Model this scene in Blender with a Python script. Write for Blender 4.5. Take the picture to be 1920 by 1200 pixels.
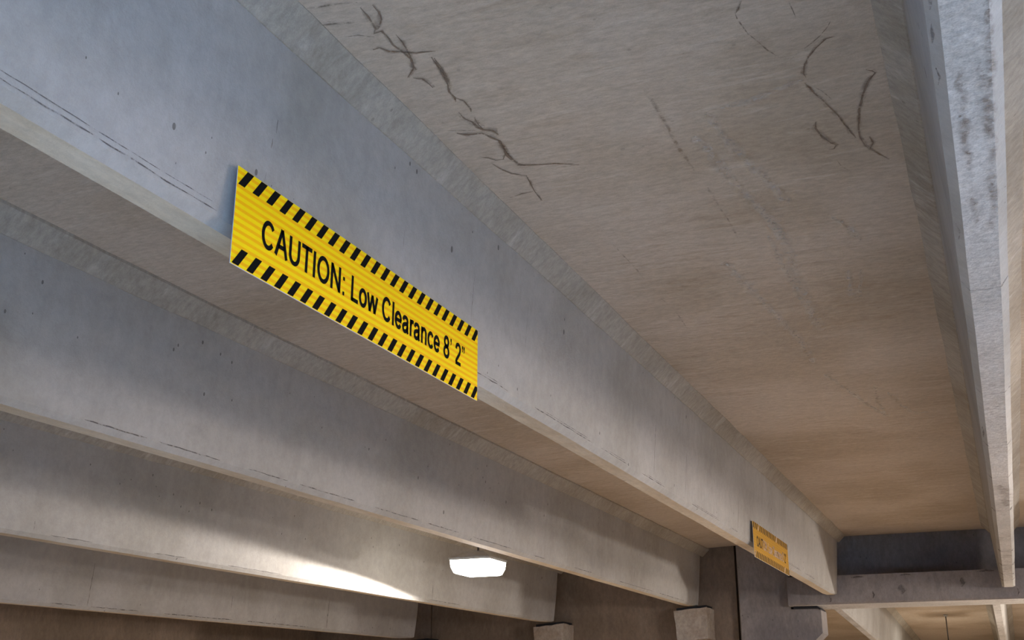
import bpy, bmesh, math, random
from mathutils import Vector, Matrix

# ------------------------------------------------------------------ scene, camera, light
scene = bpy.context.scene
for o in list(bpy.data.objects):
    bpy.data.objects.remove(o)
ZC = 1.58                      # eye height; heights below are metres above the eye unless noted
C = scene.collection
PI = math.pi

cam_data = bpy.data.cameras.new('camera')
cam_data.sensor_fit = 'HORIZONTAL'
cam_data.sensor_width = 36.0
cam_data.lens = 36.0 * 2127.0 / 1920.0
cam_data.clip_start = 0.02
cam_data.clip_end = 300
cam = bpy.data.objects.new('camera', cam_data)
C.objects.link(cam)
cam.location = (0, 0, ZC)
cam.rotation_euler = (math.radians(90 + 18.7), 0, math.radians(22.9))
scene.camera = cam

vs = scene.view_settings
vs.view_transform = 'Standard'
vs.look = 'None'
vs.gamma = 1.0
vs.use_curve_mapping = False
vs.exposure = 1.1

world = bpy.data.worlds.new('overcast_sky')
scene.world = world
world.use_nodes = True
wn = world.node_tree
bg = wn.nodes['Background']
bg.inputs['Color'].default_value = (0.25, 0.48, 1.0, 1)
bg.inputs['Strength'].default_value = 15.5
LAMP_COLD = (1.0, 0.93, 0.88)

# ------------------------------------------------------------------ helpers
def obj(name, bm_or_me, mats, parent=None, smooth=False):
    if isinstance(bm_or_me, bmesh.types.BMesh):
        bmesh.ops.recalc_face_normals(bm_or_me, faces=bm_or_me.faces)
        me = bpy.data.meshes.new(name)
        bm_or_me.to_mesh(me)
        bm_or_me.free()
    else:
        me = bm_or_me
    if not isinstance(mats, (list, tuple)):
        mats = [mats]
    if not me.materials:
        for m in mats:
            me.materials.append(m)
    if smooth:
        for p in me.polygons:
            p.use_smooth = True
    o = bpy.data.objects.new(name, me)
    C.objects.link(o)
    if parent:
        o.parent = parent
        o.matrix_parent_inverse = Matrix.Translation(parent.location).inverted() if parent.rotation_euler.to_matrix().is_identity else parent.matrix_basis.inverted()
    return o


def thing(name, label, cat, loc, group=None):
    o = bpy.data.objects.new(name, None)
    C.objects.link(o)
    o.empty_display_size = 0.1
    o.location = loc
    tag(o, label, cat, group)
    return o


def tag(o, label, cat, group=None):
    o['label'] = label
    o['category'] = cat
    o['kind'] = 'thing'
    if group:
        o['group'] = group


def struct(name, bm, m):
    o = obj(name, bm, m)
    o['kind'] = 'structure'
    return o


def struct_empty(name, loc=(0, 0, 0)):
    o = bpy.data.objects.new(name, None)
    C.objects.link(o)
    o.location = loc
    o['kind'] = 'structure'
    return o


def box(bm, x0, x1, y0, y1, z0, z1, mi=0):
    v = [bm.verts.new((x, y, z + ZC)) for z in (z0, z1) for y in (y0, y1) for x in (x0, x1)]
    fs = []
    for f in ((0, 1, 3, 2), (4, 6, 7, 5), (0, 4, 5, 1), (2, 3, 7, 6), (0, 2, 6, 4), (1, 5, 7, 3)):
        face = bm.faces.new([v[i] for i in f])
        face.material_index = mi
        fs.append(face)
    return v, fs


def bevel(bm, w, seg=2):
    bmesh.ops.recalc_face_normals(bm, faces=bm.faces)
    bmesh.ops.bevel(bm, geom=list(bm.edges), offset=w, segments=seg, profile=0.5, affect='EDGES', clamp_overlap=True)


def loft(bm, rings, closed=True, caps=True, mi=None):
    rv = [[bm.verts.new(p) for p in r] for r in rings]
    n = len(rings[0])
    for a, b in zip(rv, rv[1:]):
        for i in range(n if closed else n - 1):
            j = (i + 1) % n
            f = bm.faces.new((a[i], a[j], b[j], b[i]))
            if mi:
                f.material_index = mi[i]
    if caps and closed:
        bm.faces.new(rv[0][::-1])
        bm.faces.new(rv[-1])
    return rv


def cyl(bm, p0, p1, r, seg=12):
    p0, p1 = Vector(p0), Vector(p1)
    d = (p1 - p0).normalized()
    a = d.orthogonal().normalized()
    b = d.cross(a)
    loft(bm, [[p + r * (math.cos(t) * a + math.sin(t) * b) for t in [2 * PI * k / seg for k in range(seg)]] for p in (p0, p1)])


# ------------------------------------------------------------------ materials
class NT:
    def __init__(self, name):
        self.m = bpy.data.materials.new(name)
        self.m.use_nodes = True
        self.t = self.m.node_tree
        self.b = self.t.nodes['Principled BSDF']
        self.pos = None

    def n(self, kind, **kw):
        x = self.t.nodes.new('ShaderNode' + kind)
        for k, v in kw.items():
            setattr(x, k, v)
        return x

    def l(self, a, b):
        self.t.links.new(a, b)

    def P(self, scale=(1, 1, 1), off=(0, 0, 0)):
        if self.pos is None:
            self.pos = self.n('NewGeometry').outputs['Position']
        mp = self.n('Mapping')
        self.l(self.pos, mp.inputs['Vector'])
        mp.inputs['Scale'].default_value = scale
        mp.inputs['Location'].default_value = off
        return mp.outputs[0]

    def noise(self, vec, scale, detail=3, rough=0.55, dist=0.0):
        x = self.n('TexNoise')
        self.l(vec, x.inputs['Vector'])
        x.inputs['Scale'].default_value = scale
        x.inputs['Detail'].default_value = detail
        x.inputs['Roughness'].default_value = rough
        x.inputs['Distortion'].default_value = dist
        return x.outputs['Fac']

    def ramp(self, fac, a, b, lo=0.0, hi=1.0):
        x = self.n('MapRange')
        x.interpolation_type = 'SMOOTHSTEP'
        self.l(fac, x.inputs['Value'])
        for nm, v in (('From Min', a), ('From Max', b), ('To Min', lo), ('To Max', hi)):
            x.inputs[nm].default_value = v
        return x.outputs[0]

    def math(self, op, a, b=None):
        x = self.n('Math', operation=op)
        for i, v in enumerate((a, b)):
            if v is None:
                continue
            if hasattr(v, 'links'):
                self.l(v, x.inputs[i])
            else:
                x.inputs[i].default_value = v
        return x.outputs[0]

    def mix(self, fac, a, b, mode='MIX'):
        x = self.n('Mix', data_type='RGBA', blend_type=mode)
        for s, v in ((x.inputs['Factor'], fac), (x.inputs[6], a), (x.inputs[7], b)):
            if hasattr(v, 'links'):
                self.l(v, s)
            elif isinstance(v, (tuple, list)):
                s.default_value = (*v, 1) if len(v) == 3 else v
            else:
                s.default_value = v
        return x.outputs[2]

    def bump(self, h, strength, dist=0.004):
        x = self.n('Bump')
        x.inputs['Strength'].default_value = strength
        x.inputs['Distance'].default_value = dist
        self.l(h, x.inputs['Height'])
        self.l(x.outputs[0], self.b.inputs['Normal'])

    def out(self, col, rough=0.9, spec=0.25):
        if hasattr(col, 'links'):
            self.l(col, self.b.inputs['Base Color'])
        else:
            self.b.inputs['Base Color'].default_value = (*col, 1)
        self.b.inputs['Roughness'].default_value = rough
        self.b.inputs['Specular IOR Level'].default_value = spec
        return self.m


def concrete(name, base, dark, pale, streak=(1, 1, 1), streak_amt=0.35, blot=1.3, pits=1.0, pit_scale=9.0, grain=0.16, rust=None, rust_amt=0.0, bump=0.35, rough=0.88, pale_amt=0.5, mid_stretch=True, mid_scale=26.0):
    m = NT(name)
    p = m.P()
    big = m.noise(p, blot, 2, 0.6)
    col = m.mix(m.ramp(big, 0.38, 0.68), base, dark)
    st = m.noise(m.P(streak), 5.0, 4, 0.68, 0.4)
    col = m.mix(m.math('MULTIPLY', m.ramp(st, 0.48, 0.72), streak_amt), col, dark)
    st2 = m.noise(m.P(streak, (7.3, 1.9, 4.4)), 3.1, 4, 0.72, 0.5)
    col = m.mix(m.math('MULTIPLY', m.ramp(st2, 0.53, 0.75), pale_amt), col, pale)
    if rust:
        rn = m.noise(m.P(streak, (2.2, 8.1, 3.7)), 4.0, 5, 0.74, 0.6)
        rb = m.noise(m.P((1, 1, 1), (5, 3, 1)), 0.9, 2, 0.5)
        col = m.mix(m.math('MULTIPLY', m.math('MULTIPLY', m.ramp(rn, 0.45, 0.72), m.ramp(rb, 0.4, 0.65)), rust_amt), col, rust)
    fine = m.noise(p, 330.0, 1, 0.8)
    mid = m.noise(m.P((streak[0] ** 0.5, streak[1] ** 0.5, streak[2] ** 0.5)) if mid_stretch else p, mid_scale, 5, 0.78)
    g = m.mix(grain, (0.5, 0.5, 0.5), m.mix(0.6, fine, m.ramp(mid, 0.22, 0.78)))
    col = m.mix(1.0, col, m.mix(1.0, g, (2.0, 2.0, 2.0), 'MULTIPLY'), 'MULTIPLY')
    h = m.noise(p, 70.0, 2, 0.75)
    if pits > 0:
        for sc, r0, keep in ((pit_scale, 0.055, 0.72), (pit_scale * 2.7, 0.09, 0.6)):
            v = m.n('TexVoronoi', feature='F1')
            m.l(m.P((1, 1, 0.65)), v.inputs['Vector'])
            v.inputs['Scale'].default_value = sc
            sep = m.n('SeparateColor')
            m.l(v.outputs['Color'], sep.inputs[0])
            on = m.ramp(sep.outputs[0], keep, keep + 0.02)
            size = m.math('MULTIPLY', m.math('MULTIPLY', sep.outputs[1], sep.outputs[1]), r0 * 1.6)
            hole = m.math('MULTIPLY', m.math('LESS_THAN', v.outputs['Distance'], size), on)
            col = m.mix(m.math('MULTIPLY', hole, 0.7 * pits), col, tuple(c * 0.22 for c in dark))
            pass
    m.bump(h, bump, 0.004)
    return m.out(col, rough)


def plain(name, col, rough=0.6, metal=0.0, spec=0.4):
    m = NT(name)
    p = m.P()
    k = m.noise(p, 30, 3)
    c = m.mix(m.ramp(k, 0.3, 0.7), tuple(x * 0.85 for x in col), col)
    m.b.inputs['Metallic'].default_value = metal
    return m.out(c, rough, spec)


def stain_mat(name, col, col2, strength, nscale, lo=0.38, hi=0.6):
    m = NT(name)
    uv = m.n('UVMap')
    sep = m.n('SeparateXYZ')
    m.l(uv.outputs[0], sep.inputs[0])
    across = m.math('ABSOLUTE', m.math('SUBTRACT', m.math('MULTIPLY', sep.outputs[1], 2.0), 1.0))
    edge = m.ramp(across, 0.15, 1.0, 1.0, 0.0)
    k = m.ramp(m.noise(m.P(), nscale, 5, 0.7), lo, hi)
    a = m.math('MULTIPLY', m.math('MULTIPLY', edge, k), strength)
    c = m.mix(m.noise(m.P(), nscale * 0.3, 3), col, col2)
    m.l(a, m.b.inputs['Alpha'])
    return m.out(c, 0.92, 0.15)


M = {}
M['web'] = concrete('stem_concrete', (0.41, 0.387, 0.352), (0.345, 0.322, 0.285), (0.47, 0.447, 0.412), streak=(1.6, 1.6, 0.35), streak_amt=0.35, pits=1.0, grain=0.17, pale_amt=0.35, mid_stretch=False, mid_scale=17.0)
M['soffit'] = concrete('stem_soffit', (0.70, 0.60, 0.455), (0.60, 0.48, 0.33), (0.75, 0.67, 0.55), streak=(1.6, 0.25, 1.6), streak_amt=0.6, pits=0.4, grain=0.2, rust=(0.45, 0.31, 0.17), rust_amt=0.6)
M['soffit_grey'] = concrete('stem_soffit_blotched', (0.58, 0.545, 0.505), (0.48, 0.45, 0.41), (0.66, 0.635, 0.605), streak=(5, 5, 3), streak_amt=0.6, pits=0.6, grain=0.45, rust=(0.17, 0.12, 0.085), rust_amt=0.85, blot=2.2, bump=0.6)
M['haunch'] = concrete('haunch_concrete', (0.40, 0.36, 0.30), (0.32, 0.28, 0.225), (0.48, 0.44, 0.39), streak=(1, 2.5, 1), streak_amt=0.5, pits=0.5, grain=0.35, pale_amt=0.8, bump=0.6)
M['ceiling'] = concrete('ceiling_concrete', (0.535, 0.445, 0.35), (0.43, 0.345, 0.255), (0.62, 0.54, 0.445), streak=(1.1, 5.5, 1), streak_amt=0.36, pits=0.3, grain=0.3, rust=(0.30, 0.205, 0.12), rust_amt=0.4, pale_amt=0.6, blot=1.0, bump=0.4)
M['wall'] = concrete('wall_concrete', (0.235, 0.175, 0.125), (0.175, 0.13, 0.09), (0.28, 0.22, 0.165), streak=(1.4, 1.4, 0.4), streak_amt=0.5, pits=0.8, pit_scale=6, grain=0.3)
M['girder'] = concrete('girder_concrete', (0.27, 0.24, 0.22), (0.19, 0.17, 0.16), (0.32, 0.29, 0.27), streak=(1.6, 1.6, 0.4), streak_amt=0.6, pits=0.7, pit_scale=6, grain=0.3)
M['block'] = concrete('block_concrete', (0.42, 0.365, 0.30), (0.32, 0.25, 0.19), (0.49, 0.44, 0.38), streak=(1, 1, 1), streak_amt=0.6, pits=0.8, grain=0.4, rust=(0.3, 0.2, 0.13), rust_amt=0.6, bump=0.8)
M['floor'] = concrete('floor_concrete', (0.40, 0.325, 0.24), (0.31, 0.245, 0.175), (0.47, 0.395, 0.30), pits=0.2, bump=0.2)
M['rubber'] = plain('black_rubber', (0.012, 0.012, 0.014), 0.8)
M['filler'] = plain('dark_gap_backing', (0.05, 0.04, 0.033), 0.9)
M['metal'] = plain('dark_grey_metal', (0.16, 0.16, 0.17), 0.5, 0.6)
M['white_metal'] = plain('painted_lamp_metal', (0.55, 0.55, 0.53), 0.45)
M['aluminium'] = plain('aluminium_sheet', (0.72, 0.71, 0.69), 0.4, 0.3)
M['ink'] = plain('black_print', (0.005, 0.005, 0.005), 0.9, 0.0, 0.08)
M['crack'] = stain_mat('crack_stain', (0.21, 0.15, 0.105), (0.28, 0.205, 0.15), 0.9, 32, 0.3, 0.55)
M['halo'] = stain_mat('crack_halo', (0.25, 0.19, 0.145), (0.29, 0.23, 0.18), 0.45, 22, 0.36, 0.66)
M['faint'] = stain_mat('faint_stain', (0.17, 0.135, 0.10), (0.2, 0.16, 0.12), 0.55, 40)
M['rust'] = stain_mat('rust_stain', (0.21, 0.12, 0.055), (0.27, 0.19, 0.11), 0.45, 35, 0.4, 0.7)
M['pale'] = stain_mat('pale_smear', (0.66, 0.60, 0.52), (0.60, 0.54, 0.46), 0.5, 40, 0.25, 0.7)
M['blotch'] = stain_mat('brown_blotch', (0.25, 0.19, 0.15), (0.31, 0.26, 0.22), 0.62, 60, 0.35, 0.68)
M['seam'] = stain_mat('dark_seam', (0.10, 0.09, 0.088), (0.15, 0.13, 0.12), 0.85, 34, 0.35, 0.6)
M['joint'] = stain_mat('form_joint', (0.22, 0.2, 0.19), (0.16, 0.145, 0.13), 0.7, 25, 0.3, 0.55)


def sheeting(name, bright, deep, z0, period, worn=False):
    m = NT(name)
    if m.pos is None:
        m.P()
    sep = m.n('SeparateXYZ')
    m.l(m.pos, sep.inputs[0])
    s = m.math('SINE', m.math('MULTIPLY', m.math('SUBTRACT', sep.outputs[2], z0), 2 * PI / period))
    band = m.ramp(s, -0.35, 0.1)
    col = m.mix(band, deep, bright)
    hatch = m.math('SINE', m.math('MULTIPLY', m.math('ADD', sep.outputs[1], m.math('MULTIPLY', sep.outputs[2], 0.5)), 2 * PI / 0.0045))
    col = m.mix(m.ramp(hatch, -1, 1, 0.0, 0.12), col, tuple(min(1, c * 1.3 + 0.02) for c in bright))
    if worn:
        k = m.noise(m.P(), 55, 4, 0.7)
        col = m.mix(m.ramp(k, 0.4, 0.75, 0, 0.55), col, (0.42, 0.21, 0.015))
    return m.out(col, 0.55, 0.12)


M['yellow'] = sheeting('yellow_reflective_sheet', (1.0, 0.70, 0.0), (0.96, 0.46, 0.0), ZC + 0.9146, 0.0175)
M['yellow_worn'] = sheeting('faded_yellow_sheet', (0.52, 0.27, 0.004), (0.47, 0.23, 0.004), ZC + 0.9146, 0.0175, True)


def worn_ink(name, lo, hi):
    m = NT(name)
    k = m.noise(m.P(), 38, 4, 0.7)
    c = m.mix(m.ramp(k, lo, hi), (0.03, 0.025, 0.02), (0.52, 0.40, 0.33))
    return m.out(c, 0.8, 0.1)


M['ink_worn'] = worn_ink('worn_print', 0.64, 0.95)
M['ink_peeled'] = worn_ink('peeled_print', 0.36, 0.52)


def ribbon(name, pts, w, mat, parent, up=Vector((0, 0, -1)), seed=0, jit=0.25):
    """thin stain lying on a surface; pts are world points, up is the surface normal"""
    rnd = random.Random(seed)
    P = [Vector(p) for p in pts]
    Q = []
    for a, b in zip(P, P[1:]):
        n = max(1, int((b - a).length / 0.03))
        for k in range(n):
            Q.append(a.lerp(b, k / n))
    Q.append(P[-1])
    L = [0]
    for a, b in zip(Q, Q[1:]):
        L.append(L[-1] + (b - a).length)
    bm = bmesh.new()
    uvl = bm.loops.layers.uv.new('UVMap')
    vs_, us = [], []
    for i, q in enumerate(Q):
        t = (Q[min(i + 1, len(Q) - 1)] - Q[max(i - 1, 0)]).normalized()
        s = t.cross(up).normalized()
        ww = w * (0.6 + 0.8 * rnd.random()) * (0.35 if i in (0, len(Q) - 1) else 1)
        c = q + s * (rnd.random() - 0.5) * w * jit * 2
        vs_.append((bm.verts.new(c - s * ww), bm.verts.new(c + s * ww)))
        us.append(L[i])
    for i in range(len(Q) - 1):
        a, b = vs_[i], vs_[i + 1]
        f = bm.faces.new((a[0], a[1], b[1], b[0]))
        for lp, uv in zip(f.loops, ((us[i], 0), (us[i], 1), (us[i + 1], 1), (us[i + 1], 0))):
            lp[uvl].uv = uv
    return obj(name, bm, M[mat] if isinstance(mat, str) else mat, parent)


# ------------------------------------------------------------------ the deck overhead
# each tee stem: x of its lower right corner, height of its underside at two stations, far end
W = 0.112
STEMS = [
    # x_right, (y, z), (y, z), y_end
    dict(x=3.29, a=(0, 1.0), b=(11, 1.0), end=11.68, lab='concrete beam outermost beyond the blotched beam'),
    dict(x=1.70, a=(0, 1.0), b=(11, 1.0), end=11.68, lab='concrete beam next past the blotched beam, away from the signs'),
    dict(x=0.112, a=(0, 1.0), b=(11, 1.0), end=11.55, lab='pale blotched concrete beam seen from straight below, along the picture edge'),
    dict(x=-1.495, a=(0, 1.0), b=(11, 1.0), end=11.72, lab='long grey concrete beam carrying both yellow caution signs'),
    dict(x=-2.92, a=(2.75, 0.930), b=(11.9, 0.946), end=11.88, lab='grey concrete beam just behind the caution sign beam'),
    dict(x=-4.48, a=(4.27, 0.7975), b=(11.8, 0.823), end=11.78, lab='concrete beam with the bright lamp patch on its face'),
    dict(x=-6.10, a=(5.86, 0.638), b=(11.68, 0.684), end=11.66, lab='lowest concrete beam, at the bottom corner next to the brown wall'),
]
Y0 = -0.7
DEPTH = 0.60
YW = -5.0        # unseen wall added behind the deck edge to block low sky
WALL_L = -7.62


def zb(s, y):
    (ya, za), (yb, zb_) = s['a'], s['b']
    return za + (zb_ - za) * (y - ya) / (yb - ya)


TAP = 0.042      # widening of a stem face up to the haunch
HZ = 0.53        # height of the haunch foot above the underside
HW = 0.07


def make_beam(s, soffit='soffit'):
    t = thing('concrete_beam', s['lab'], 'beam', (s['x'] - W / 2, s['end'], ZC + zb(s, s['end'])), 'parallel concrete beams under the deck')
    xr, xl, e = s['x'], s['x'] - W, s['end']
    ch = 0.02
    prof = [(xl + ch, 0), (xr - ch, 0), (xr, ch), (xr + TAP * 0.5, HZ * 0.5), (xr + TAP, HZ), (xr + TAP, DEPTH + 0.004), (xl - TAP, DEPTH + 0.004), (xl - TAP, HZ), (xl - TAP * 0.5, HZ * 0.5), (xl, ch)]
    ys = [Y0 + (e - Y0) * k / 36 for k in range(37)]
    rnd = random.Random(int(xr * 100))
    rings = []
    for y in ys:
        j = [(rnd.random() - 0.5) * 0.0022 for _ in range(4)]
        rings.append([(x + (j[0] if x > xr - W / 2 else j[1]) * (1 if z < 0.1 else 0), y, ZC + zb(s, y) + z + (j[2] if z < 0.001 else 0)) for x, z in prof])
    # rounded lower corner at the bearing end
    last = rings[-1]
    r2 = [(x, y - 0.0, z) for x, y, z in last]
    rings[-1] = [(x, y - (0.03 if i < 2 else (0.02 if i in (2, 9) else 0)), z + (0.012 if i < 2 else 0)) for i, (x, y, z) in enumerate(r2)]
    bm = bmesh.new()
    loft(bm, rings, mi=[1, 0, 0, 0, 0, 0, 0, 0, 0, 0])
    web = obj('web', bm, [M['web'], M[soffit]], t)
    for side in (1, -1):
        bm = bmesh.new()
        x0 = xr + TAP if side > 0 else xl - TAP
        rr = []
        n = 60
        for k in range(n + 1):
            y = Y0 + (e + 0.12 - Y0) * k / n
            z = ZC + zb(s, min(y, e))
            dj = (rnd.random() - 0.5) * 0.006
            dk = (rnd.random() - 0.5) * 0.006
            rr.append([(x0 - side * 0.01, y, z + HZ + dj), (x0 + side * 0.004, y, z + HZ + dj), (x0 + side * (HW + dk), y, z + DEPTH - 0.003), (x0 + side * (HW + dk), y, z + DEPTH + 0.012), (x0 - side * 0.01, y, z + DEPTH + 0.012)])
        loft(bm, rr)
        obj('haunch', bm, M['haunch'], t)
    return t


beams = []
for i, s in enumerate(STEMS):
    beams.append(make_beam(s, 'soffit_grey' if i == 2 else 'soffit'))
B0, B1, B2, B3, B4 = beams[2:7]

# deck panels between the stems
ceiling = struct_empty('ceiling', (0, 0, ZC + 1.6))
edges = [dict(x=8.3, a=(0, 1.0), b=(11, 1.0))] + STEMS + [dict(x=WALL_L - 0.3, a=(5.86, 0.53), b=(11.68, 0.60))]
Y1 = 11.92
panels = []
for s, n in zip(edges, edges[1:]):
    bm = bmesh.new()
    xa, xb_ = s['x'] - W / 2, n['x'] - W / 2
    rings = []
    nx, ny = 12, 40
    for k in range(ny + 1):
        y = Y0 + (Y1 - Y0) * k / ny
        za, zb2 = ZC + zb(s, y) + DEPTH, ZC + zb(n, y) + DEPTH
        low = [(xa + (xb_ - xa) * q / nx, y, za + (zb2 - za) * q / nx) for q in range(nx + 1)]
        rings.append(low + [(xb_, y, zb2 + 0.14), (xa, y, za + 0.14)])
    loft(bm, rings)
    panels.append(obj('ceiling_panel', bm, M['ceiling'], ceiling))
main_panel = panels[3]

# stains on the deck between the blotched beam and the sign beam
KIND = {'c': 'crack', 'f': 'faint', 'r': 'rust', 'p': 'pale'}
NAMES = {'c': 'crack', 'f': 'faint_crack', 'r': 'rust_streak', 'p': 'pale_smear'}
STAINS = [
    ('c', 0.006, [(-1.256,2.031),(-1.259,2.069),(-1.264,2.102),(-1.269,2.128),(-1.282,2.143),(-1.259,2.141),(-1.258,2.178),(-1.264,2.207),(-1.254,2.244),(-1.251,2.285),(-1.266,2.328),(-1.303,2.364)]),
    ('c', 0.005, [(-1.224,2.033),(-1.225,2.064),(-1.234,2.095),(-1.252,2.119),(-1.269,2.132)]),
    ('c', 0.006, [(-1.322,2.206),(-1.302,2.206),(-1.286,2.23),(-1.256,2.247),(-1.226,2.265),(-1.176,2.277)]),
    ('c', 0.005, [(-1.233,2.168),(-1.235,2.205),(-1.242,2.24),(-1.251,2.289),(-1.264,2.324),(-1.264,2.338)]),
    ('c', 0.006, [(-1.292,2.373),(-1.271,2.386),(-1.266,2.412),(-1.264,2.438)]),
    ('c', 0.005, [(-1.198,2.298),(-1.202,2.346),(-1.211,2.398),(-1.221,2.441),(-1.233,2.475),(-1.234,2.51),(-1.242,2.532)]),
    ('c', 0.004, [(-1.194,2.304),(-1.198,2.357),(-1.208,2.408),(-1.224,2.449)]),
    ('c', 0.004, [(-1.232,2.51),(-1.218,2.536),(-1.219,2.583),(-1.225,2.601)]),
    ('c', 0.01, [(-1.256,2.588),(-1.257,2.63),(-1.247,2.656),(-1.247,2.69),(-1.237,2.71),(-1.214,2.726),(-1.206,2.757)]),
    ('c', 0.005, [(-1.23,2.631),(-1.236,2.677),(-1.235,2.711)]),
    ('c', 0.008, [(-1.317,2.699),(-1.289,2.722),(-1.248,2.728),(-1.233,2.769),(-1.221,2.792),(-1.228,2.848),(-1.237,2.887),(-1.233,2.925),(-1.226,2.962),(-1.208,2.974)]),
    ('f', 0.006, [(-1.338,2.673),(-1.296,2.691),(-1.26,2.706)]),
    ('c', 0.005, [(-1.219,2.787),(-1.224,2.825),(-1.235,2.875),(-1.236,2.905)]),
    ('c', 0.005, [(-1.32,2.864),(-1.299,2.879),(-1.282,2.905),(-1.258,2.909),(-1.235,2.875)]),
    ('f', 0.008, [(-1.378,1.983),(-1.335,1.99),(-1.294,2.0),(-1.253,2.01)]),
    ('f', 0.008, [(-1.389,2.061),(-1.358,2.066),(-1.296,2.084)]),
    ('f', 0.008, [(-1.36,2.127),(-1.325,2.133),(-1.289,2.157)]),
    ('c', 0.004, [(-1.235,2.965),(-1.179,2.984),(-1.118,2.999),(-1.055,3.036)]),
    ('f', 0.003, [(-1.055,3.036),(-1.128,3.025)]),
    ('c', 0.005, [(-1.302,2.921),(-1.29,2.972),(-1.272,3.011),(-1.236,3.041),(-1.244,3.094),(-1.254,3.155),(-1.259,3.238)]),
    ('c', 0.006, [(-1.348,3.174),(-1.299,3.161),(-1.26,3.161)]),
    ('c', 0.004, [(-0.215,2.607),(-0.238,2.609),(-0.267,2.642),(-0.294,2.682),(-0.311,2.723),(-0.318,2.758),(-0.316,2.781)]),
    ('f', 0.004, [(-0.214,2.528),(-0.225,2.556),(-0.25,2.589),(-0.273,2.614),(-0.314,2.648),(-0.339,2.674)]),
    ('c', 0.005, [(-0.322,2.807),(-0.308,2.871),(-0.286,2.945),(-0.265,3.029),(-0.248,3.12),(-0.234,3.187)]),
    ('f', 0.004, [(-0.307,2.83),(-0.286,2.868),(-0.267,2.929)]),
    ('c', 0.005, [(-0.328,3.04),(-0.336,3.083),(-0.326,3.141),(-0.307,3.19),(-0.295,3.212),(-0.304,3.234),(-0.319,3.234)]),
    ('c', 0.005, [(-0.162,2.802),(-0.147,2.814),(-0.14,2.828),(-0.163,2.863),(-0.184,2.934),(-0.205,3.017),(-0.217,3.107),(-0.222,3.185),(-0.215,3.25),(-0.204,3.283)]),
    ('c', 0.004, [(-0.195,3.196),(-0.191,3.239),(-0.203,3.276),(-0.179,3.329),(-0.157,3.371)]),
    ('c', 0.004, [(-0.401,2.362),(-0.415,2.392),(-0.426,2.41)]),
    ('f', 0.004, [(-0.426,2.41),(-0.426,2.443),(-0.415,2.51),(-0.396,2.567),(-0.384,2.608),(-0.369,2.64)]),
    ('f', 0.005, [(-0.297,2.406),(-0.294,2.443),(-0.293,2.49)]),
    ('f', 0.004, [(-0.307,3.319),(-0.298,3.368),(-0.275,3.424)]),
    ('r', 0.014, [(-0.07,2.989),(-0.069,3.043),(-0.069,3.143),(-0.074,3.247),(-0.079,3.357),(-0.082,3.429)]),
    ('r', 0.012, [(-0.733,2.656),(-0.732,2.739),(-0.732,2.863),(-0.737,2.967),(-0.736,3.08),(-0.733,3.215)]),
    ('r', 0.008, [(-0.722,3.355),(-0.724,3.534),(-0.719,3.665),(-0.724,3.819)]),
    ('r', 0.006, [(-1.158,3.683),(-1.157,3.825),(-1.153,3.931),(-1.157,4.087)]),
    ('r', 0.006, [(-1.159,4.323),(-1.152,4.38)]),
    ('r', 0.006, [(-1.143,4.494),(-1.159,4.784)]),
    ('p', 0.045, [(-0.582,3.691),(-0.569,3.932),(-0.599,4.339),(-0.612,4.756),(-0.609,5.038)]),
    ('p', 0.03, [(-0.702,5.758),(-0.654,5.999),(-0.597,6.322),(-0.563,6.528),(-0.491,6.831)]),
    ('p', 0.025, [(-0.486,6.07),(-0.509,6.422),(-0.499,6.757)]),
    ('p', 0.025, [(-0.437,6.267),(-0.397,6.598),(-0.328,6.83),(-0.252,6.793)]),
    ('p', 0.025, [(-0.397,4.297),(-0.431,4.648)]),
    ('p', 0.02, [(-0.35,4.317),(-0.395,4.663)]),
    ('p', 0.04, [(-0.818,4.028),(-0.797,4.321),(-0.76,4.694),(-0.717,5.121),(-0.722,5.541)]),
    ('p', 0.025, [(-0.618,3.831),(-0.622,4.171),(-0.621,4.604)]),
    ('p', 0.035, [(-0.677,2.993),(-0.662,3.082),(-0.646,3.252),(-0.622,3.439),(-0.589,3.682),(-0.57,3.884)]),
    ('p', 0.035, [(-0.609,2.864),(-0.594,3.027),(-0.57,3.194),(-0.531,3.379),(-0.502,3.575)]),
    ('p', 0.025, [(-0.567,2.857),(-0.474,2.848),(-0.39,2.812),(-0.323,2.795)]),
    ('p', 0.03, [(-0.392,3.728),(-0.342,3.862),(-0.319,4.01)]),
]

for i, (k, w, pts) in enumerate(STAINS):
    lift = {'p': 0.0004, 'r': 0.0012, 'f': 0.0016, 'c': 0.002}[k] + 0.00002 * i
    if k == 'c':
        ribbon('crack_halo', [(x, y, ZC + 1.6 - 0.001 - 0.00001 * i) for x, y in pts], w * 2.2, 'halo', main_panel, seed=200 + i, jit=0.3)
    ribbon(NAMES[k], [(x, y, ZC + 1.6 - lift) for x, y in pts], w * {'c': 0.66, 'f': 0.7, 'r': 0.7, 'p': 0.7}[k], KIND[k], main_panel, seed=i, jit=0.35 if k in 'cf' else 0.1)


def on_face(s, y, dz):
    """a point just off the right-hand face of a stem, dz above its underside"""
    x = s['x'] + TAP * max(0, dz - 0.02) / (HZ - 0.02)
    return (x + 0.0015, y, ZC + zb(s, y) + dz)


def seam(b, s, ya, yb, dz, w, mat='seam', seed=0, wav=0.0):
    n = max(2, int((yb - ya) / 0.08))
    rnd = random.Random(seed)
    pts = [on_face(s, ya + (yb - ya) * k / n, dz + (rnd.random() - 0.5) * wav) for k in range(n + 1)]
    return ribbon('chipped_seam', pts, w, mat, b, up=Vector((1, 0, 0)), seed=seed, jit=0.5)


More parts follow.
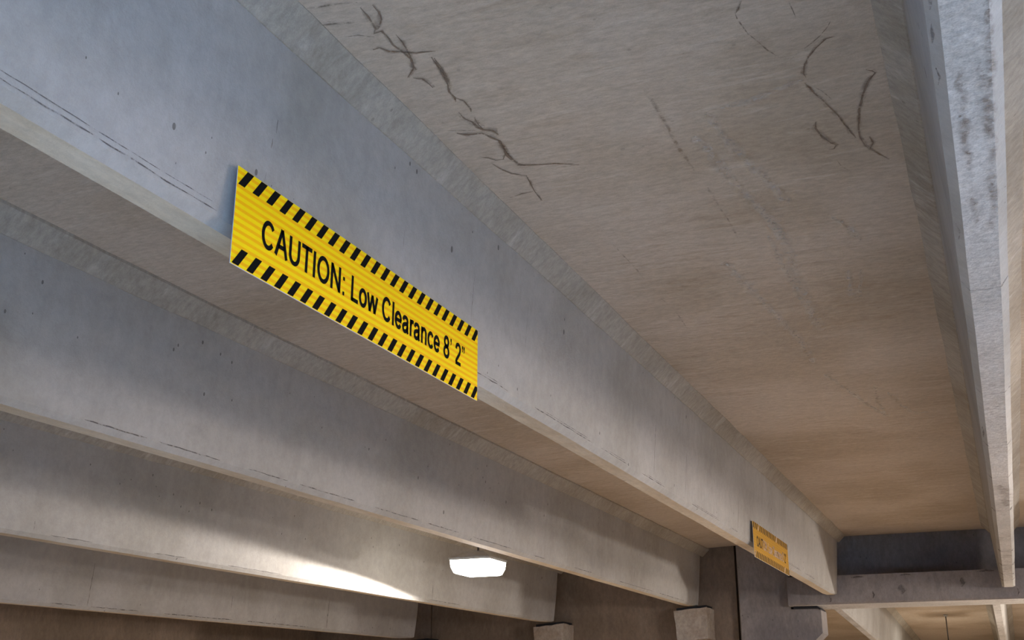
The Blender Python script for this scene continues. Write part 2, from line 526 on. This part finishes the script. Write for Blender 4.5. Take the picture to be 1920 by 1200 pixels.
S0, S1, S2, S3, S4 = STEMS[2:7]
rnd = random.Random(5)
seam(B1, S1, 0.6, 1.86, 0.030, 0.0022, seed=1, wav=0.003)
seam(B1, S1, 0.6, 1.84, 0.044, 0.0014, seed=2, wav=0.003)
for ya, yb in ((3.2, 3.5), (3.75, 4.4), (4.5, 4.9), (5.1, 5.5), (6.0, 6.7), (7.0, 7.2), (8.9, 9.6), (9.8, 10.3)):
    seam(B1, S1, ya, yb, 0.028, 0.0025, seed=int(ya * 10))
    seam(B1, S1, ya + 0.1, yb - 0.05, 0.036, 0.0014, seed=int(ya * 17))
for ya, yb in ((3.02, 3.35), (3.42, 3.8), (4.0, 4.3), (4.4, 4.9), (5.1, 5.6), (5.7, 6.1), (6.3, 6.9), (7.3, 7.5), (8.1, 8.5), (9.2, 10.2), (10.4, 11.3)):
    seam(B2, S2, ya, yb, 0.024, 0.003, seed=int(ya * 11))
for ya, yb in ((4.5, 4.8), (5.3, 5.6), (6.0, 6.6), (8.8, 9.4)):
    seam(B3, S3, ya, yb, 0.024, 0.003, seed=int(ya * 13), mat='joint')
for ya, yb in ((6.2, 6.45), (6.6, 7.1), (7.4, 8.3), (8.5, 9.5)):
    seam(B4, S4, ya, yb, 0.024, 0.004, seed=int(ya * 7))


def vmark(b, s, y, d0, d1, w, mat='joint', seed=0):
    n = max(2, int((d1 - d0) / 0.03))
    ribbon('vertical_hairline', [on_face(s, y, d0 + (d1 - d0) * k / n) for k in range(n + 1)], w, mat, b, up=Vector((1, 0, 0)), seed=seed, jit=0.6)


for k, (b, s, y, d0, d1, w, mt) in enumerate([
        (B1, S1, 2.025, 0.30, 0.335, 0.0028, 'seam'), (B1, S1, 2.015, 0.255, 0.28, 0.0025, 'crack'), (B1, S1, 2.01, 0.165, 0.19, 0.0016, 'seam'),
        (B1, S1, 3.16, 0.19, 0.34, 0.0018, 'seam'), (B1, S1, 3.62, 0.22, 0.38, 0.0014, 'joint'), (B1, S1, 2.68, 0.24, 0.30, 0.0014, 'joint'),
        (B1, S1, 5.3, 0.06, 0.3, 0.003, 'joint'), (B1, S1, 5.9, 0.06, 0.28, 0.003, 'joint'), (B1, S1, 7.2, 0.04, 0.25, 0.004, 'joint'),
        (B3, S3, 4.38, 0.035, 0.08, 0.004, 'seam'), (B4, S4, 6.56, 0.03, 0.33, 0.004, 'joint'), (B4, S4, 8.25, 0.10, 0.22, 0.004, 'seam'),
        (B4, S4, 9.8, 0.03, 0.3, 0.006, 'joint'), (B3, S3, 8.85, 0.02, 0.15, 0.005, 'joint'), (B2, S2, 9.6, 0.05, 0.15, 0.004, 'joint')]):
    vmark(b, s, y, d0, d1, w, mt, seed=40 + k)

# cross joints and chipped edge on the underside of the blotched beam
for k, (y, w, mt) in enumerate(((2.95, 0.003, 'joint'), (4.06, 0.003, 'seam'), (4.95, 0.003, 'joint'), (5.7, 0.003, 'joint'), (6.72, 0.008, 'seam'), (8.6, 0.012, 'seam'), (9.5, 0.014, 'joint'), (10.2, 0.012, 'seam'), (10.7, 0.012, 'joint'))):
    z = ZC + 1.0 - 0.003
    ribbon('cross_joint', [(0.002, y - 0.03, z + 0.016), (0.02, y, z), (0.056, y + 0.01, z), (0.092, y, z), (0.11, y - 0.03, z + 0.016)], w, mt, B0, seed=60 + k, jit=0.8)
for k, (ya, yb) in enumerate(((1.42, 1.52), (1.56, 1.62), (1.66, 1.72), (1.8, 1.86), (2.5, 2.6), (4.6, 4.8))):
    ribbon('edge_chip', [(0.008, ya, ZC + 1.004), (0.010, (ya + yb) / 2, ZC + 1.003), (0.007, yb, ZC + 1.004)], 0.004, 'seam', B0, seed=80 + k, jit=0.6)

# slab added over the deck to keep sky from leaking in by the girder
bm = bmesh.new()
box(bm, WALL_L - 0.5, 8.3, Y0 - 0.02, 27.3, 1.78, 1.9)
struct('sky_block_slab', bm, M['ceiling'])

bm = bmesh.new()
box(bm, WALL_L - 0.3, -0.25, YW - 0.3, Y0 - 0.03, 1.22, 1.4)  # unseen canopy added over the yard to keep sky off the left beams
struct('sky_block_slab', bm, M['ceiling'])

for k, (pts, w) in enumerate((
        ([(0.042, 1.50), (0.040, 1.62), (0.042, 1.75), (0.046, 1.92)], 0.013), ([(0.035, 1.66), (0.052, 1.72), (0.04, 1.8)], 0.01),
        ([(0.090, 1.34), (0.088, 1.5), (0.086, 1.7), (0.087, 1.93), (0.084, 2.1)], 0.010), ([(0.080, 1.5), (0.078, 1.62), (0.08, 1.78)], 0.014),
        ([(0.079, 1.95), (0.081, 2.1), (0.08, 2.25)], 0.010), ([(0.045, 2.05), (0.05, 2.2)], 0.012), ([(0.05, 5.9), (0.08, 6.3), (0.07, 6.6)], 0.03), ([(0.09, 1.2), (0.092, 1.35)], 0.008))):
    ribbon('brown_blotch', [(x, y + (0.3 if y < 3 else 0), ZC + 0.9975 - 0.00005 * k) for x, y in pts], w, 'blotch', B0, seed=300 + k, jit=0.4)

# ------------------------------------------------------------------ walls and floor
bm = bmesh.new()
box(bm, WALL_L - 2, 14, Y0 - 6, 12.4, -ZC - 0.15, -ZC)
floor = struct('floor', bm, M['floor'])
bm = bmesh.new()
v, _ = box(bm, WALL_L - 2, 14, 12.4, 27, -ZC - 0.15, -ZC)
for q in v:
    if q.co.y > 20:
        q.co.z -= 0.048 * 14.6
struct('floor', bm, M['floor'])

wall_left = struct_empty('wall_left', (WALL_L, 3, 0))
for a, b_ in ((YW, 1.4), (1.412, 12.2)):
    bm = bmesh.new()
    box(bm, WALL_L - 0.25, WALL_L, a, b_, -ZC, 1.35)
    obj('wall_panel', bm, M['wall'], wall_left)

wall_back = struct_empty('wall_back', (-5, 12.05, 0))
for xa, xb_ in ((-2.555, -6.09), (-6.102, -9.2)):
    bm = bmesh.new()
    box(bm, xb_, xa, 12.05, 12.3, -ZC, 1.75)
    obj('wall_panel', bm, M['wall'], wall_back)
bm = bmesh.new()
box(bm, -6.3, -2.508, 12.22, 12.29, -ZC, 1.74)  # dark backing added behind wall gaps to stop light leaking through
obj('dark_gap_backing', bm, M['filler'], wall_back)

sky_block_wall = struct_empty('sky_block_wall', (0, YW, 0))  # unseen rear wall added so the low sky does not reach the girder
for k in range(4):
    bm = bmesh.new()
    box(bm, WALL_L + k * 3.9, WALL_L + k * 3.9 + 3.88, YW - 0.25, YW, -ZC, 1.2)
    obj('wall_panel', bm, M['wall'], sky_block_wall)
daylight_block_wall = struct_empty('daylight_block_wall', (8, 5, 0))  # unseen side wall added to shut out daylight from the right
bm = bmesh.new()
box(bm, 8.0, 8.25, YW, 0.48, -ZC, 1.74)
obj('wall_panel', bm, M['wall'], daylight_block_wall)
for a, b_ in ((0.5, 6.0), (6.02, 12.4), (12.42, 27.0)):
    bm = bmesh.new()
    box(bm, 8.0, 8.25, a, b_, -ZC - (0.9 if a > 12 else 0), 1.74)
    obj('wall_panel', bm, M['wall'], daylight_block_wall)

# ------------------------------------------------------------------ girder, column, bearing blocks
g = thing('ledge_girder', 'concrete ledge girder crossing behind the ends of the sign beam and blotched beam', 'girder', (4.5, 12.08, ZC + 0.925))
bm = bmesh.new()
prof = [(11.75, 0.94), (11.765, 0.925), (12.385, 0.925), (12.4, 0.94), (12.4, 1.2), (12.39, 1.2), (12.39, 1.75), (12.27, 1.75), (12.27, 1.2), (11.75, 1.2)]
loft(bm, [[(x, y, ZC + z) for y, z in prof] for x in (-1.98, 0.5, 3, 6, 7.98)], mi=[0, 1] + [0] * 8)
girder_body = obj('girder_body', bm, [M['girder'], M['soffit_grey']], g)  # underside uses paler concrete, partly standing in for lamplight from below
for k, (x, z0, z1, w) in enumerate(((-1.575, 1.0, 0.95, 0.02), (-1.165, 1.04, 0.97, 0.012), (0.13, 1.02, 0.96, 0.01), (-0.9, 1.09, 1.0, 0.05), (-0.35, 1.13, 1.05, 0.04))):
    ribbon('dark_mark', [(x, 11.748, ZC + z0), (x + 0.01, 11.748, ZC + (z0 + z1) / 2), (x, 11.748, ZC + z1)], w, 'seam' if w < 0.03 else 'joint', g, up=Vector((0, -1, 0)), seed=90 + k)
for k, (x, z, l) in enumerate(((-1.35, 1.175, 0.12), (-0.9, 1.18, 0.1), (-0.2, 1.185, 0.15))):
    ribbon('chipped_edge', [(x, 11.748, ZC + z), (x + l / 2, 11.748, ZC + z + 0.008), (x + l, 11.748, ZC + z)], 0.012, 'seam', g, up=Vector((0, -1, 0)), seed=120 + k)

col = thing('concrete_column', 'brown concrete column with a bracket under the girder end', 'column', (-2.25, 12.15, 0))
bm = bmesh.new()
box(bm, -2.505, -1.98, 11.9, 12.39, -ZC, 1.62)
bmesh.ops.recalc_face_normals(bm, faces=bm.faces)
bmesh.ops.bevel(bm, geom=[e for e in bm.edges if abs(e.verts[0].co.z - e.verts[1].co.z) > 1], offset=0.012, segments=1, affect='EDGES')
obj('shaft', bm, M['girder'], col)
bm = bmesh.new()
pr = [(-1.99, 0.9), (-1.70, 0.9), (-1.69, 0.885), (-1.69, 0.665), (-1.99, 0.40)]
loft(bm, [[(x, y, ZC + z) for x, z in pr] for y in (11.9, 12.28)])
obj('bracket', bm, M['girder'], col)
bm = bmesh.new()
pr = [(-1.95, 0.9), (-1.72, 0.9), (-1.69, 0.888), (-1.685, 0.896), (-1.72, 0.925), (-1.95, 0.925)]
loft(bm, [[(x, y, ZC + z) for x, z in pr] for y in (11.86, 12.2)])
tag(obj('bearing_pad', bm, M['rubber']), 'black rubber pad squeezed between column bracket and girder', 'bearing pad', 'black bearing pads')

BL = [(S2, 'stained concrete block on the wall under the beam end beside the column', 'black pad on the stained block beside the column'),
      (S3, 'concrete block on the wall under the end of the lamp-lit beam', 'black pad on the block under the lamp-lit beam'),
      (S4, 'concrete block on the wall under the end of the lowest beam', 'black pad on the block under the lowest beam')]
for k, (s, lb, lp) in enumerate(BL):
    zt = zb(s, s['end'])
    cx = s['x'] - W / 2
    rn = random.Random(k)
    bm = bmesh.new()
    box(bm, -0.175, 0.175, 11.74, 12.06, zt - 0.305 - 0.025, zt - 0.025)
    for v in bm.verts:
        if v.co.z < ZC + zt - 0.2:
            v.co.x *= 0.93
            v.co.x += 0.012
    bmesh.ops.subdivide_edges(bm, edges=bm.edges, cuts=4, use_grid_fill=True)
    for v in bm.verts:
        v.co += Vector((rn.random() - 0.5, rn.random() - 0.5, rn.random() - 0.5)) * 0.010
        v.co.z += 0.075 * v.co.x
        v.co.x += cx
    blk = obj('bearing_block', bm, M['block'])
    tag(blk, lb, 'concrete block', 'bearing blocks along the end wall')
    bm = bmesh.new()
    box(bm, -0.15, 0.16, 11.76, 12.04, zt - 0.028, zt + 0.001)
    for v in bm.verts:
        v.co.z += 0.075 * v.co.x
        v.co.x += cx
    tag(obj('bearing_pad', bm, M['rubber']), lp, 'bearing pad', 'black bearing pads')

# ------------------------------------------------------------------ the lower bay beyond the girder
SL = -0.048


def zn(y):
    return 0.944 + SL * (y - 12.8)


NEXT = [(1.48, 'concrete beam of the lower bay, farthest from the column'), (-0.018, 'pale concrete beam of the lower bay, hanging beyond the girder behind the blotched beam'), (-1.575, 'concrete beam of the lower bay slanting down beside the column'), (-3.1, 'concrete beam of the lower bay hidden behind the column')]
NY0, NY1 = 12.42, 27.0
next_beams = []
for x, lb in NEXT[:3]:
    t = thing('concrete_beam', lb, 'beam', (x - W / 2, NY0, ZC + zn(NY0)), 'concrete beams of the lower bay beyond the girder')
    xr, xl, ch = x, x - W, 0.02
    prof = [(xl + ch, 0), (xr - ch, 0), (xr, ch), (xr + TAP, HZ), (xr + TAP, DEPTH + 0.004), (xl - TAP, DEPTH + 0.004), (xl - TAP, HZ), (xl, ch)]
    bm = bmesh.new()
    loft(bm, [[(px, y, ZC + zn(y) + z) for px, z in prof] for y in [12.44 + (NY1 - 12.44) * k / 12 for k in range(13)]], mi=[1] + [0] * 7)
    obj('web', bm, [M['web'], M['soffit_grey']], t)
    for side in (1, -1):
        x0 = xr + TAP if side > 0 else xl - TAP
        bm = bmesh.new()
        loft(bm, [[(x0 - side * .01, y, ZC + zn(y) + HZ), (x0 + side * .004, y, ZC + zn(y) + HZ), (x0 + side * HW, y, ZC + zn(y) + DEPTH - .003), (x0 + side * HW, y, ZC + zn(y) + DEPTH + .05), (x0 - side * .01, y, ZC + zn(y) + DEPTH + .05)] for y in (12.42, 16, 20, NY1)])
        obj('haunch', bm, M['haunch'], t)
    for k, y in enumerate((13.4, 14.3, 15.4, 16.2)):
        z = ZC + zn(y) - 0.003
        ribbon('cross_joint', [(xl + .02, y, z), (xr - .05, y + .02, z), (xr - .02, y + .03, z)], 0.02, 'joint', t, seed=140 + k, jit=0.8)
    next_beams.append(t)
ceiling2 = struct_empty('ceiling', (0, 20, ZC + 1.3))
bm = bmesh.new()
loft(bm, [[(8, y, ZC + zn(y) + DEPTH), (5, y, ZC + zn(y) + DEPTH), (0, y, ZC + zn(y) + DEPTH), (WALL_L, y, ZC + zn(y) + DEPTH), (WALL_L, y, ZC + zn(y) + DEPTH + .14), (8, y, ZC + zn(y) + DEPTH + .14)] for y in (12.41, 15, 18, 22, NY1)])
obj('ceiling_panel', bm, M['ceiling'], ceiling2)
bm = bmesh.new()
box(bm, WALL_L - 0.25, 8.25, 27.0, 27.25, -ZC - 0.9, 1.0)
struct('wall_far', bm, M['wall'])
bm = bmesh.new()
box(bm, WALL_L - 0.25, WALL_L, 12.4, 27.0, -ZC - 0.9, 1.7)
struct('wall_left', bm, M['wall'])

# ------------------------------------------------------------------ caution signs
XS = -1.468
SH, SLN = 0.2364, 1.299
ZS = 0.9146


def arc(cx, cy, rx, ry, a0, a1, n=18):
    return [(cx + rx * math.cos(math.radians(a0 + (a1 - a0) * k / n)), cy + ry * math.sin(math.radians(a0 + (a1 - a0) * k / n))) for k in range(n + 1)]


APO = lambda x: [('poly', [(x + 62, 716), (x + 168, 716), (x + 168, 612), (x + 148, 535), (x + 92, 480), (x + 74, 515), (x + 108, 555), (x + 118, 610), (x + 62, 610)])]
GLYPH = {
    'C': (722, [arc(368, 358, 270, 316, 36, 324)]),
    'A': (667, [[(50, 0), (334, 716)], [(334, 716), (618, 0)], [(165, 255), (503, 255)]]),
    'U': (722, [[(128, 716), (128, 290)] + arc(361, 275, 233, 232, 180, 360) + [(594, 290), (594, 716)]]),
    'T': (611, [[(305, 0), (305, 700)], [(20, 668), (592, 668)]]),
    'I': (278, [[(139, 0), (139, 716)]]),
    'O': (778, [arc(389, 358, 290, 316, 0, 360, 30)]),
    'N': (722, [[(125, 0), (125, 716)], [(125, 690), (597, 26)], [(597, 0), (597, 716)]]),
    ':': (278, [('poly', [(85, 0), (195, 0), (195, 105), (85, 105)]), ('poly', [(85, 414), (195, 414), (195, 519), (85, 519)])]),
    'L': (556, [[(125, 716), (125, 0)], [(90, 45), (520, 45)]]),
    'o': (556, [arc(278, 260, 198, 220, 0, 360, 26)]),
    'w': (722, [[(38, 519), (195, 10)], [(195, 10), (361, 505)], [(361, 505), (527, 10)], [(527, 10), (686, 519)]]),
    'l': (222, [[(111, 0), (111, 716)]]),
    'e': (556, [arc(278, 260, 196, 220, 2, 328), [(90, 262), (510, 262)]]),
    'a': (556, [[(88, 365), (110, 425), (165, 465), (250, 480), (340, 468), (395, 425), (410, 360), (410, 130), (425, 50), (445, 0)], [(410, 310), (330, 285), (210, 262), (120, 225), (83, 155), (105, 80), (175, 38), (265, 42), (350, 85), (402, 160), (410, 230)]]),
    'r': (333, [[(110, 0), (110, 519)], [(110, 320), (135, 410), (185, 462), (250, 474), (325, 455)]]),
    'n': (556, [[(110, 0), (110, 519)], [(110, 320), (150, 420), (225, 470), (310, 476), (390, 440), (424, 370), (428, 300), (428, 0)]]),
    'c': (500, [arc(268, 260, 194, 220, 34, 326)]),
    '8': (556, [arc(278, 528, 160, 146, 0, 360, 22), arc(278, 200, 192, 162, 0, 360, 24)]),
    '2': (556, [[(80, 505), (95, 580), (145, 645), (230, 676), (320, 674), (400, 635), (440, 565), (438, 490), (395, 400), (300, 300), (190, 205), (115, 125), (72, 45)], [(40, 44), (505, 44)]]),
    '\u2019': (222, APO(0)),
    '\u201d': (333, APO(-10) + APO(138)),
    ' ': (278, []),
}
TEXT = 'CAUTION: Low Clearance 8\u2019 2\u201d'
TOTAL = sum(GLYPH[c][0] for c in TEXT)
THICK = 136.0


def strokes(bm, polys, y0, ks, z0, kz, x):
    def V(u, v):
        return bm.verts.new((x, y0 + u * ks, z0 + v * kz))
    for st in polys:
        if isinstance(st, tuple):
            bm.faces.new([V(*p) for p in st[1]])
            continue
        P = [Vector(p) for p in st]
        closed = (P[0] - P[-1]).length < 1
        left, right = [], []
        for i, p in enumerate(P):
            a = P[i - 1] if i else (P[-2] if closed else p)
            b = P[i + 1] if i < len(P) - 1 else (P[1] if closed else p)
            d1 = (p - a).normalized() if (p - a).length > 0 else (b - p).normalized()
            d2 = (b - p).normalized() if (b - p).length > 0 else d1
            t = (d1 + d2).normalized()
            n = Vector((-t.y, t.x))
            # horizontal strokes are a little thinner than upright ones
            h = THICK / 2 * (0.86 + 0.14 * abs(n.x))
            h /= max(0.7, t.dot(d1))
            left.append(p + n * h)
            right.append(p - n * h)
        lv = [V(*q) for q in left]
        rv = [V(*q) for q in right]
        for i in range(len(P) - 1):
            bm.faces.new((lv[i], lv[i + 1], rv[i + 1], rv[i]))


def make_sign(ystart, label, worn):
    t = thing('caution_sign', label, 'sign', (XS, ystart + SLN / 2, ZC + ZS), 'yellow low clearance signs on the beam')
    bm = bmesh.new()
    box(bm, XS - 0.0015, XS, ystart, ystart + SLN, ZS, ZS + SH)
    obj('plate', bm, M['aluminium'], t)
    bm = bmesh.new()
    box(bm, XS, XS + 0.0005, ystart, ystart + SLN, ZS + 0.0015, ZS + SH - 0.0005)
    obj('reflective_face', bm, M['yellow_worn' if worn else 'yellow'], t)
    xs = XS + 0.0009
    n = 24
    rn = random.Random(3)
    for row in (0, 1):
        v0, v1 = ((0.815, 0.995), (0.012, 0.19))[row]
        for k in range(n):
            ut = 0.0275 + 0.0417 * k
            ub = ut - 0.0245
            w = 0.0188
            pts = [(ub, v0), (ub + w, v0), (ut + w, v1), (ut, v1)]
            # cut at the end of the sheet
            out = []
            for i in range(4):
                a, b = pts[i], pts[(i + 1) % 4]
                if a[0] <= 0.999:
                    out.append(a)
                if (a[0] - 0.999) * (b[0] - 0.999) < 0:
                    f = (0.999 - a[0]) / (b[0] - a[0])
                    out.append((0.999, a[1] + (b[1] - a[1]) * f))
            if len(out) < 3:
                continue
            bm = bmesh.new()
            bm.faces.new([bm.verts.new((xs, ystart + u * SLN, ZC + ZS + v * SH)) for u, v in out])
            pale = worn and rn.random() < 0.55
            obj('black_stripe', bm, M['ink_peeled' if pale and rn.random() < .2 else 'ink_worn'] if worn else M['ink'], t)
    ks = 0.847 * SLN / TOTAL
    u = 0.079 * SLN
    kz = 0.292 * SH / 716
    for i, ch in enumerate(TEXT):
        adv, polys = GLYPH[ch]
        if polys:
            loose = ch in ':\u201d'
            for sub in ([[q] for q in polys] if loose else [polys]):
                bm = bmesh.new()
                strokes(bm, sub, ystart + u, ks, ZC + ZS + 0.342 * SH, kz, xs + 0.0002)
                obj('punctuation' if loose else 'letter', bm, (M['ink_worn'] if i < 4 or i > 24 else M['ink_peeled']) if worn else M['ink'], t)
        u += adv * ks
    return t


make_sign(1.889, 'bright yellow CAUTION Low Clearance sign with crisp black lettering, the nearer and larger', False)
make_sign(7.56, 'small far faded yellow caution sign with peeling worn lettering', True)

# ------------------------------------------------------------------ lamps
def lens_mat(name, col, strength):
    m = NT(name)
    m.b.inputs['Base Color'].default_value = (0.8, 0.85, 0.8, 1)
    m.b.inputs['Emission Color'].default_value = (*col, 1)
    m.b.inputs['Emission Strength'].default_value = strength
    return m.m


M['lens'] = lens_mat('lit_lens', (1.0, 0.96, 0.88), 12.0)


def make_lamp(x, y, z, ztop, watts, label, tilt=(0, 0), cone=168, half=0.165, rod=True, color=None, omni=False):
    """hanging garage luminaire: rod, metal housing, drop lens, and the lamp inside"""
    t = thing('hanging_lamp', label, 'lamp', (x, y, ZC + z - 0.07), 'hanging garage lamps')
    h = half
    bm = bmesh.new()
    rr = []
    for zz, s in ((0.06, 1.0), (0.075, 1.03), (0.085, 0.97), (0.12, 0.55), (0.13, 0.5)):
        rr.append([(x + a * h * s, y + b * h * s, ZC + z + zz) for a, b in ((-1, -1), (1, -1), (1, 1), (-1, 1))])
    loft(bm, rr)
    obj('housing', bm, M['white_metal'], t)
    bm = bmesh.new()
    rr = []
    for zz, s in ((-0.04, 0.74), (-0.032, 0.84), (0.01, 0.95), (0.06, 0.98)):
        rr.append([(x + a * h * s, y + b * h * s, ZC + z + zz) for a, b in ((-1, -1), (1, -1), (1, 1), (-1, 1))])
    loft(bm, rr)
    obj('lens', bm, M['lens'], t)
    if rod:
        bm = bmesh.new()
        cyl(bm, (x, y, ZC + z + 0.12), (x, y, ZC + ztop), 0.008)
        rd = obj('hanging_rod', bm, M['metal'], t, smooth=True)
        bm = bmesh.new()
        cyl(bm, (x, y, ZC + ztop - 0.03), (x, y, ZC + ztop + 0.002), 0.03, 16)
        obj('ceiling_cup', bm, M['white_metal'], t, smooth=True)
    ld = bpy.data.lights.new('lamp_light', 'POINT' if omni else 'SPOT')
    ld.energy = watts
    ld.color = color or LAMP_COLD
    if not omni:
        ld.spot_size = math.radians(cone)
        ld.spot_blend = 0.06
    ld.shadow_soft_size = half * 1.1 if omni else 0.03
    lo = bpy.data.objects.new('lamp_light', ld)
    C.objects.link(lo)
    lo.location = (x, y, ZC + z - 0.05)
    lo.rotation_euler = (math.radians(tilt[0]), math.radians(tilt[1]), 0)
    lo.parent = t
    lo.matrix_parent_inverse = t.matrix_basis.inverted()
    return t


make_lamp(-3.66, 8.0, 0.97, 1.478, 230, 'glaring lit lamp hanging between two beams above the wall blocks', tilt=(-5, 0), cone=178)
make_lamp(-0.83, 18.6, 0.76, zn(18.6) + DEPTH, 400, 'lamp on a thin dark rod in the lower bay beyond the girder')
# the same lamps hang along the aisle beyond the frame
LILAC = (1.0, 0.90, 0.86)
make_lamp(2.5, 5.5, 0.78, 1.6, 200, 'hanging lamp beyond the blotched beam at the aisle middle', color=LILAC, omni=True, half=0.3)
make_lamp(5.6, 3.0, 0.6, 1.6, 75, 'hanging lamp at the far side of the aisle near the yard', color=LILAC, omni=True, half=0.3)
make_lamp(5.6, 8.5, 0.6, 1.6, 130, 'hanging lamp at the far side of the aisle near the girder', color=LILAC, omni=True, half=0.3)
make_lamp(2.25, 13.5, 0.32, zn(13.5) + DEPTH, 400, 'unseen lamp added low in the lower bay to light the girder underside', omni=True)  # lamp added out of view to brighten the girder from below
